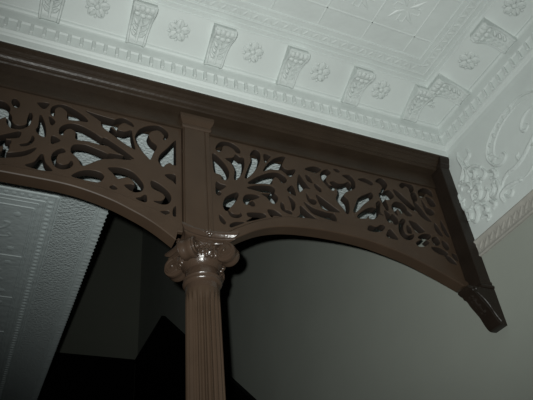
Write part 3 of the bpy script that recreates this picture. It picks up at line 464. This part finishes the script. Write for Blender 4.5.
# embossed strip under the frieze
def strip():
    bm = bmesh.new()
    sweep_y(bm, [(0.01, 2.868), (-.010, 2.868), (-.015, 2.872), (-.012, 2.879), (-.010, 2.886), (-.010, 2.925), (-.013, 2.931), (-.018, 2.936), (-.016, 2.942), (0.01, 2.942)], YN, -.03)
    y = -.06; k = 0
    while y > -.75:
        p = [Vector((-.010, y, 2.886)), Vector((-.012, y-.014, 2.905 if k % 2 else 2.899)), Vector((-.010, y-.030, 2.922))]
        tube(bm, p, [.003, .0085, .003], NX, .4, 6)
        p = [Vector((-.010, y-.020, 2.887)), Vector((-.012, y-.010, 2.897)), Vector((-.010, y-.004, 2.921))]
        tube(bm, p, [.003, .0055, .003], NX, .4, 6)
        y -= .034; k += 1
    return bm
struct('trim_5', strip(), m_rail, True)

# ------------------------------------------------------------------ hall ceiling behind the screen
bm = bmesh.new()
box(bm, -4.2, XW, .06, YFAR, ZF, ZF+.25); box(bm, XW, 0, .06, YE, ZF, ZF+.25)
hall = struct('ceiling_hall', bm, m_tin2)
def ribx(bm, x, y0, y1, r, f=.7): tube(bm, [Vector((x, y0, ZF)), Vector((x, y1, ZF))], r, (0, 0, 1), f, 8)
def riby(bm, y, x0, x1, r, f=.7): tube(bm, [Vector((x0, y, ZF)), Vector((x1, y, ZF))], r, (0, 0, 1), f, 8)
bm = bmesh.new()
bx, by = -1.605, .695                        # inner corner of the panel border
for d, r in ((0, .009), (-.05, .006), (-.075, .0045)):
    ribx(bm, bx+d, by-d, YFAR, r); riby(bm, by-d, -4.1, bx+d, r)
y = by+.05
while y < YFAR:                              # egg row between the border ribs
    blob(bm, Vector((bx-.025, y, ZF)), .014, (1.0, .85, .35), 8); y += .034
x = bx-.05
while x > -2.3:
    blob(bm, Vector((x, by+.025, ZF)), .014, (.85, 1.0, .35), 8); x -= .034
ribx(bm, XW-.045, YE, YFAR, .006)
obj('panel_border', bm, m_tin2, hall, True)
bm = bmesh.new()                             # stippled margin
box(bm, bx+.014, XW-.054, .075, YFAR, ZF-.003, ZF+.01); box(bm, -4.1, bx+.014, .075, by-.014, ZF-.003, ZF+.01)
box(bm, XW-.054, -.01, .075, YE-.02, ZF-.003, ZF+.01)
obj('stippled_margin', bm, m_stip, hall)
bm = bmesh.new()                             # beaded edge along the stair well
y = YE+.02
while y < YFAR-.02:
    blob(bm, Vector((XW-.016, y, ZF+.003)), .021, (1.1, .80, .22), 8); y += .033
obj('beaded_edge', bm, m_tin2, hall, True)
bm = bmesh.new()                             # embossed tiles of the field
gx, gy, g = bx-.09, by+.115, .42
for i in range(5): ribx(bm, gx-g*i, gy, YFAR, .006)
for j in range(12): riby(bm, gy+g*j, -3.2, gx, .006)
for i in range(3):
    for j in range(11):
        q = Vector((gx-g*(i+.5), gy+g*(j+.5), ZF))
        for k in range(8):
            a = PI/4*k+PI/8; d = Vector((math.cos(a), math.sin(a), 0)); s_ = Vector((-d.y, d.x, 0))
            tube(bm, catmull([q+d*.02, q+d*.06+s_*.02, q+d*.11+s_*.005, q+d*.135-s_*.02, q+d*.115-s_*.035], 3), [.004]+[.010]*11+[.005], (0, 0, 1), .3, 6)
        for sx in (-1, 1):
            for sy in (-1, 1):
                c_ = q+Vector((sx*.145, sy*.145, 0))
                blob(bm, c_, .02, (1, 1, .22), 8)
obj('embossed_field', bm, m_tin2, hall, True)

# ------------------------------------------------------------------ the brown screen: head, fretwork arches, wall post, corbel
def head():
    root = empty('head_beam', 'long dark brown moulded beam across the top of the fretwork screen under the white cornice', 'beam', (-1.6, 0, 3.26))
    bm = bmesh.new()
    P = [(.05, 3.272), (-.022, 3.272), (-.024, 3.276), (-.024, 3.385), (.05, 3.385)]
    sweep_x(bm, P, -3.4, -.058); obj('fascia', bm, m_brown2, root)
    bm = bmesh.new()
    def bead(y, z, r): return [(y, z-r), (y-r*.7, z-r*.7), (y-r, z), (y-r*.7, z+r*.7), (y, z+r)]
    P = [(-.02, 3.346), (-.058, 3.346)]+bead(-.063, 3.3535, .0042)+[(-.070, 3.361), (-.076, 3.3655)]+bead(-.082, 3.372, .0034)+[(-.088, 3.378)]+bead(-.094, 3.384, .003)+[(-.101, 3.389), (-.107, 3.391), (-.107, ZB-.001), (-.02, ZB-.001)]
    sweep_x(bm, P, -3.4, -.058); obj('crown_moulding', bm, m_brown2, root)
    return root
head()
def rail_curve(xc, a, pts):
    return pts
def interp(P, x):
    for (x0, z0), (x1, z1) in zip(P, P[1:]):
        if x0 <= x <= x1: return z0+(z1-z0)*(x-x0)/(x1-x0)
    return P[0][1] if x < P[0][0] else P[-1][1]
LOW = [(-1.125, 2.735), (-1.061, 2.788), (-.965, 2.847), (-.863, 2.881), (-.74, 2.896), (-.615, 2.898), (-.51, 2.891), (-.422, 2.875), (-.315, 2.847), (-.213, 2.808), (-.13, 2.771), (-.03, 2.722)]
UPR = [(-1.125, 2.792), (-1.041, 2.850), (-.953, 2.899), (-.856, 2.935), (-.74, 2.952), (-.604, 2.957), (-.51, 2.948), (-.41, 2.927), (-.308, 2.896), (-.201, 2.848), (-.12, 2.81), (-.03, 2.765)]
XC = -1.7625
def half(P, cut): return [p for p in P if p[0] <= cut]
LOWL0 = [(-1.7625, 2.889), (-1.624, 2.885), (-1.507, 2.861), (-1.42, 2.828), (-1.353, 2.795), (-1.29, 2.752), (-1.24, 2.712)]
UPL0 = [(-1.7625, 2.927), (-1.628, 2.924), (-1.511, 2.906), (-1.44, 2.889), (-1.39, 2.872), (-1.32, 2.848), (-1.24, 2.805)]
def mirror(P): return [(2*XC-x, z) for x, z in P[:0:-1]]+P
LOWL, UPL = mirror(LOWL0), mirror(UPL0)
def smooth_line(P, n=8): return [(v.x, v.y) for v in catmull([Vector((x, z, 0)) for x, z in P], n)]
def fret(name_root, label, key, x0, x1, low, upc):
    root = empty(name_root, label, 'fretwork', ((x0+x1)/2, 0, 2.9), None)
    # pierced board: outline and every hole as one filled curve, then thickness and a soft edge
    cu = bpy.data.curves.new('pierced_board', 'CURVE'); cu.dimensions = '2D'; cu.fill_mode = 'BOTH'
    cu.extrude = .0155; cu.bevel_depth = .0018; cu.bevel_resolution = 1; cu.offset = -.0018
    def foot(x, z): return max(z, 2.7765) if abs(x-CX) < .093 else (max(z, 2.752) if x > -.076 else z)
    mid = [(x, foot(x, (z+interp(low, x))/2)) for x, z in smooth_line(upc)]
    outer = [(x, z) for x, z in mid if x0 <= x <= x1]
    outer = [(x0, foot(x0, interp(mid, x0)))]+outer+[(x1, foot(x1, interp(mid, x1))), (x1, 3.2715), (x0, 3.2715)]
    def spl(P):
        s = cu.splines.new('POLY'); s.points.add(len(P)-1); s.use_cyclic_u = True
        for q, (x, z) in zip(s.points, P): q.co = (x, z, 0, 1)
    spl(outer)
    for h in HOLES[key]:
        spl([(h[i]*1e-4, h[i+1]*1e-4) for i in range(0, len(h), 2)])
    tmp = bpy.data.objects.new('tmp', cu); C.objects.link(tmp)
    dg = bpy.context.evaluated_depsgraph_get(); dg.update()
    me = bpy.data.meshes.new_from_object(tmp.evaluated_get(dg))
    bpy.data.objects.remove(tmp)
    me.transform(Matrix.Rotation(PI/2, 4, 'X')); me.transform(Matrix.Translation((-root.location.x, .0005+.001, -root.location.z)))
    me.materials.clear()
    o = link('pierced_board', me, m_brown, root)
    me.materials.append(m_edge)          # side faces of the board and its holes get a darker brown
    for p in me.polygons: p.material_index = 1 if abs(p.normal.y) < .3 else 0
    # bent rail along the foot of the board
    bm = bmesh.new(); rs = []
    for x, z in smooth_line(low):
        if x < x0 or x > x1: continue
        z = foot(x, z)
        zu = interp(smooth_line(upc), x)
        if zu < z+.012: zu = z+.012
        rs.append([(x, -.027, z), (x, -.030, z+.003), (x, -.030, zu-.010), (x, -.024, zu-.004), (x, -.017, zu), (x, .014, zu), (x, .022, zu-.006), (x, .022, z)])
    rings(bm, rs); obj('arch_rail', bm, m_brown, root, False)
    return root
fr = fret('fretwork_arch', 'brown pierced scrollwork arch between the column and the white right wall', 'R', -1.1415, -.0565, LOW, UPR)
fl_ = fret('fretwork_arch', 'brown pierced scrollwork arch left of the column, cut by the left edge', 'L', -2.303, -1.2485, LOWL, UPL)
# board that closes each arch against its neighbours
# wall post with its foot moulding
wp_root = empty('wall_post', 'dark brown upright post fixed to the right wall at the end of the fretwork', 'post', (-.03, 0, 2.72))
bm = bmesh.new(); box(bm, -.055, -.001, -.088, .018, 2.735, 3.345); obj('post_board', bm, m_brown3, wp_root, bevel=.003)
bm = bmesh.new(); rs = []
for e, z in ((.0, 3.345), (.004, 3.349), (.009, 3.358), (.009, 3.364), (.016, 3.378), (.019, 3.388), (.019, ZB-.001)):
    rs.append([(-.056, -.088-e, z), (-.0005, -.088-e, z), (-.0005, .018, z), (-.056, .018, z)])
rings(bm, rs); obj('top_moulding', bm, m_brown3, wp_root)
bm = bmesh.new()
rs = []
for e, z in ((.0, 2.712), (.010, 2.715), (.013, 2.722), (.008, 2.730), (.004, 2.734), (.006, 2.739), (.006, 2.745), (.0, 2.749)):
    rs.append([(-.055-e, -.084-e, z), (-.0005, -.084-e, z), (-.0005, .018, z), (-.055-e, .018, z)])
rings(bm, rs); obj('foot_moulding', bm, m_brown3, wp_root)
# carved corbel under it
cb = empty('corbel_bracket', 'small dark brown scrolled corbel on the wall below the right end of the arch', 'bracket', (-.05, -.04, 2.56))
bm = bmesh.new()
P = catmull([Vector((x, z, 0)) for x, z in ((-.001, 2.7115), (-.120, 2.7115), (-.133, 2.709), (-.132, 2.702), (-.116, 2.692), (-.100, 2.676), (-.090, 2.655), (-.074, 2.632), (-.060, 2.610), (-.050, 2.582), (-.034, 2.558), (-.001, 2.556))], 4)
P = [(v.x, v.y) for v in P]
for i in range(len(P)): 
    if P[i][0] > -.001: P[i] = (-.001, P[i][1])
rings(bm, [[(x, y, z) for x, z in P] for y in (-.092, -.028)])
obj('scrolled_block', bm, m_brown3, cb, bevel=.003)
bm = bmesh.new()
path = catmull([Vector((x, y, z)) for x, y, z in ((-.108, -.06, 2.684), (-.100, -.06, 2.676), (-.091, -.06, 2.652), (-.075, -.06, 2.630), (-.061, -.06, 2.606))], 5)
tube(bm, path, taper(len(path), .009), (-.8, 0, -.6), .6, 8)
for sx in (-1, 1):
    for k, q in enumerate(((-.100, 2.676), (-.093, 2.658), (-.080, 2.638), (-.065, 2.614))):
        a = Vector((q[0], -.06, q[1]))
        tube(bm, [a, a+Vector((-.004, sx*.008, .004)), a+Vector((.002, sx*.018, .010))], [.004, .008, .003], (-.8, 0, -.6), .7, 6)
obj('leaf_carving', bm, m_brown3, cb, True)
bm = bmesh.new()
c0 = Vector((-.108, -.093, 2.696))
sp = [c0+Vector((math.cos(t)*(.013-.0016*t), 0, math.sin(t)*(.013-.0016*t))) for t in [k*.35 for k in range(20)]]
tube(bm, sp, .0035, (0, -1, 0), .9, 6)
sp2 = catmull([Vector((x, -.093, z)) for x, z in ((-.025, 2.570), (-.042, 2.60), (-.055, 2.632), (-.072, 2.660), (-.095, 2.685))], 5)
tube(bm, sp2, .0035, (0, -1, 0), .9, 6)
obj('side_scroll', bm, m_brown3, cb, True)

# ------------------------------------------------------------------ fluted column with Ionic capital and square post above it
CX, CY = -1.176, .004
col = empty('fluted_column', 'brown fluted column with a glossy Ionic capital carrying the fretwork screen', 'column', (CX, CY, 0))
# square post above the capital
PX0, PX1, PY0, PY1 = -1.2475, -1.1425, -.030, .045
post = bmesh.new(); box(post, PX0, PX1, PY0, PY1, 2.774, 3.2715)
po = obj('square_post', post, m_brown, col, bevel=.003)
bm = bmesh.new(); box(bm, PX0+.004, PX0+.084, PY0-.0055, PY0+.005, 2.775, 3.268); obj('raised_panel', bm, m_brown, po, bevel=.0025)
bm = bmesh.new(); box(bm, PX0+.0875, PX1, PY0-.004, PY0+.005, 2.775, 3.268); obj('edge_strip', bm, m_brown, po, bevel=.002)
bm = bmesh.new(); rs = []
for e, z in ((.001, 3.268), (.006, 3.272), (.007, 3.280), (.004, 3.285), (.007, 3.292), (.013, 3.304), (.016, 3.316), (.016, 3.330)):
    rs.append([(PX0-e, PY0-.004-e, z), (PX1+e, PY0-.004-e, z), (PX1+e, -.025, z), (PX0-e, -.025, z)])
rings(bm, rs); obj('post_cap', bm, m_brown, po)
# shaft
def shaft():
    bm = bmesh.new(); N = 20; per = 8; rs = []
    def ring(z, r, dep):
        out = []
        for i in range(N*per):
            a = 2*PI*i/(N*per); f = (i % per)/per
            d = 0 if f < .22 else math.sin((f-.22)/.78*PI)
            rr = r-dep*max(0, d)**.6
            out.append((CX+rr*math.cos(a), CY+rr*math.sin(a), z))
        return out
    zs = [.22, .24, .27]+[.5+.2*k for k in range(10)]+[2.50, 2.525, 2.545, 2.56, 2.575]
    for z in zs:
        r = .0655-.0105*((z-.22)/2.35)**1.4
        dep = .0082 if .25 < z < 2.54 else (.003 if z in (.24, 2.545) else 0)
        rs.append(ring(z, r, dep))
    rings(bm, rs); return bm
obj('shaft', shaft(), m_brown, col, True, 50)
bm = bmesh.new()
lathe(bm, [(.052, 2.57), (.0555, 2.572), (.0555, 2.592), (.058, 2.594), (.0625, 2.597), (.0645, 2.602), (.063, 2.607), (.0595, 2.609), (.0600, 2.612), (.0625, 2.616), (.061, 2.621), (.057, 2.623), (.056, 2.626), (.0555, 2.650), (.05, 2.66)], CX, CY, 48)
obj('necking', bm, m_capit, col, True, 40)
bm = bmesh.new()
box(bm, CX-.105, CX+.105, CY-.105, CY+.105, 0, .06)
lathe(bm, [(.1, .06), (.102, .075), (.1, .10), (.085, .115), (.078, .135), (.080, .15), (.088, .16), (.088, .18), (.078, .195), (.070, .20), (.069, .225), (.05, .23)], CX, CY, 40)
obj('base', bm, m_brown, col, True, 30)
# capital
cap = bmesh.new()
lathe(cap, [(.050, 2.645), (.0565, 2.648), (.0585, 2.660), (.066, 2.668), (.0735, 2.678), (.0755, 2.690), (.072, 2.700), (.066, 2.704), (.066, 2.745), (.05, 2.747)], CX, CY, 48)
capo = obj('capital', cap, m_capit, col, True, 40)
bm = bmesh.new()                             # egg and dart ring
for k in range(14):
    a = 2*PI*k/14+.1
    R_ = Matrix.Rotation(a, 3, 'Z')
    blob(bm, Vector((CX+.073*math.cos(a), CY+.073*math.sin(a), 2.683)), .0135, (.75, .72, 1.15), 10, R_)
    for s_ in (-.105, .105):
        b_ = a+s_+.0
        tube(bm, [Vector((CX+r_*math.cos(b_+q*.3*s_), CY+r_*math.sin(b_+q*.3*s_), z_)) for r_, z_, q in ((.080, 2.697, 1), (.080, 2.680, 0), (.070, 2.667, -2))], [.003, .0036, .002], (math.cos(a), math.sin(a), 0), 1, 6)
    c_ = a+PI/14
    blob(bm, Vector((CX+.075*math.cos(c_), CY+.075*math.sin(c_), 2.679)), .006, (.8, .5, 1.6), 8, Matrix.Rotation(c_, 3, 'Z'))
for k in range(28):
    a = 2*PI*k/28
    blob(bm, Vector((CX+.077*math.cos(a), CY+.077*math.sin(a), 2.706)), .0055, (1, 1, .8), 8)
obj('egg_moulding', bm, m_capit, capo, True)
# abacus with hollow sides and horned corners
def abacus_outline(s, bulge):
    P = []
    for k in range(4):
        a = PI/2*k
        for t in [i/8 for i in range(8)]:
            x = -s+2*s*t; y = -s+bulge*(1-(2*t-1)**2)
            if t == 0: 
                pass
            P.append((x*math.cos(a)-y*math.sin(a), x*math.sin(a)+y*math.cos(a)))
    return P
bm = bmesh.new(); rs = []
for s, bu, z in ((.078, .018, 2.738), (.087, .020, 2.741), (.090, .021, 2.745), (.087, .020, 2.749), (.0855, .020, 2.751), (.088, .020, 2.753), (.093, .022, 2.756), (.098, .023, 2.761), (.0985, .023, 2.766), (.096, .023, 2.771), (.090, .022, 2.773)):
    rs.append([(CX+x, CY+y, z) for x, y in abacus_outline(s, bu)])
rings(bm, rs); obj('abacus', bm, m_capit, capo, True, 30)
def volute(sx, sy):
    """a pair of spiral faces meeting on the diagonal under one corner of the abacus"""
    bm = bmesh.new()
    d = Vector((sx, sy, 0)).normalized(); s_ = Vector((-d.y, d.x, 0)); cen = Vector((CX, CY, 0))+d*.094+Vector((0, 0, 2.690))
    n = 40; R0 = .036
    # drum, thicker at its eye
    rs = []
    for off, r in ((-.024, .021), (-.022, R0*.94), (-.014, R0), (-.006, R0*.90), (.006, R0*.90), (.014, R0), (.022, R0*.94), (.024, .021)):
        rs.append([cen+s_*off+d*(r*math.cos(2*PI*i/n))+Vector((0, 0, r*math.sin(2*PI*i/n))) for i in range(n)])
    rings(bm, rs)
    for side in (-1, 1):
        pts = []; rad = []
        for k in range(56):
            t = k/55*4.2*PI; r = (R0-.002)*math.exp(-t*.155)
            pts.append(cen+s_*(side*(.022+.010*(1-r/R0)))+d*(-r*math.cos(t+1.6))+Vector((0, 0, r*math.sin(t+1.6)))); rad.append(.0052*(.35+.65*r/R0))
        tube(bm, pts, rad, s_, 1.0, 6)
        blob(bm, cen+s_*(side*.031), .0065, (1, 1, 1), 8)
        # band from the spiral back towards the middle of the face
        h = cen+s_*(side*.022)
        q = [h-d*.004+Vector((0, 0, R0-.004)), h-d*.030+s_*(side*.008)+Vector((0, 0, R0-.001)), h-d*.052+s_*(side*.028)+Vector((0, 0, R0-.006))]
        tube(bm, catmull(q, 4), .005, Vector((0, 0, 1)), .8, 6)
        for k in range(3):      # small leaves filling the angle
            a = h-d*(.030+.010*k)+s_*(side*(.014+.010*k))+Vector((0, 0, -.002-.007*k))
            blob(bm, a, .0085, (1, 1, 1.1), 8)
    return bm
for sx in (-1, 1):
    for sy in (-1, 1):
        obj('volute', volute(sx, sy), m_capit, capo, True, 50)
for k in range(4):                           # a flower on the middle of every abacus side
    a = PI/2*k; bm = bmesh.new()
    q = Vector((CX+math.cos(a)*.080, CY+math.sin(a)*.080, 2.756))
    blob(bm, q, .009, (.8, .8, .8), 8)
    for j in range(5):
        b_ = 2*PI*j/5; t_ = Vector((-math.sin(a), math.cos(a), 0))
        blob(bm, q+t_*(.009*math.cos(b_))+Vector((0, 0, .009*math.sin(b_))), .0065, (.9, .9, .9), 8)
    obj('flower', bm, m_capit, capo, True)
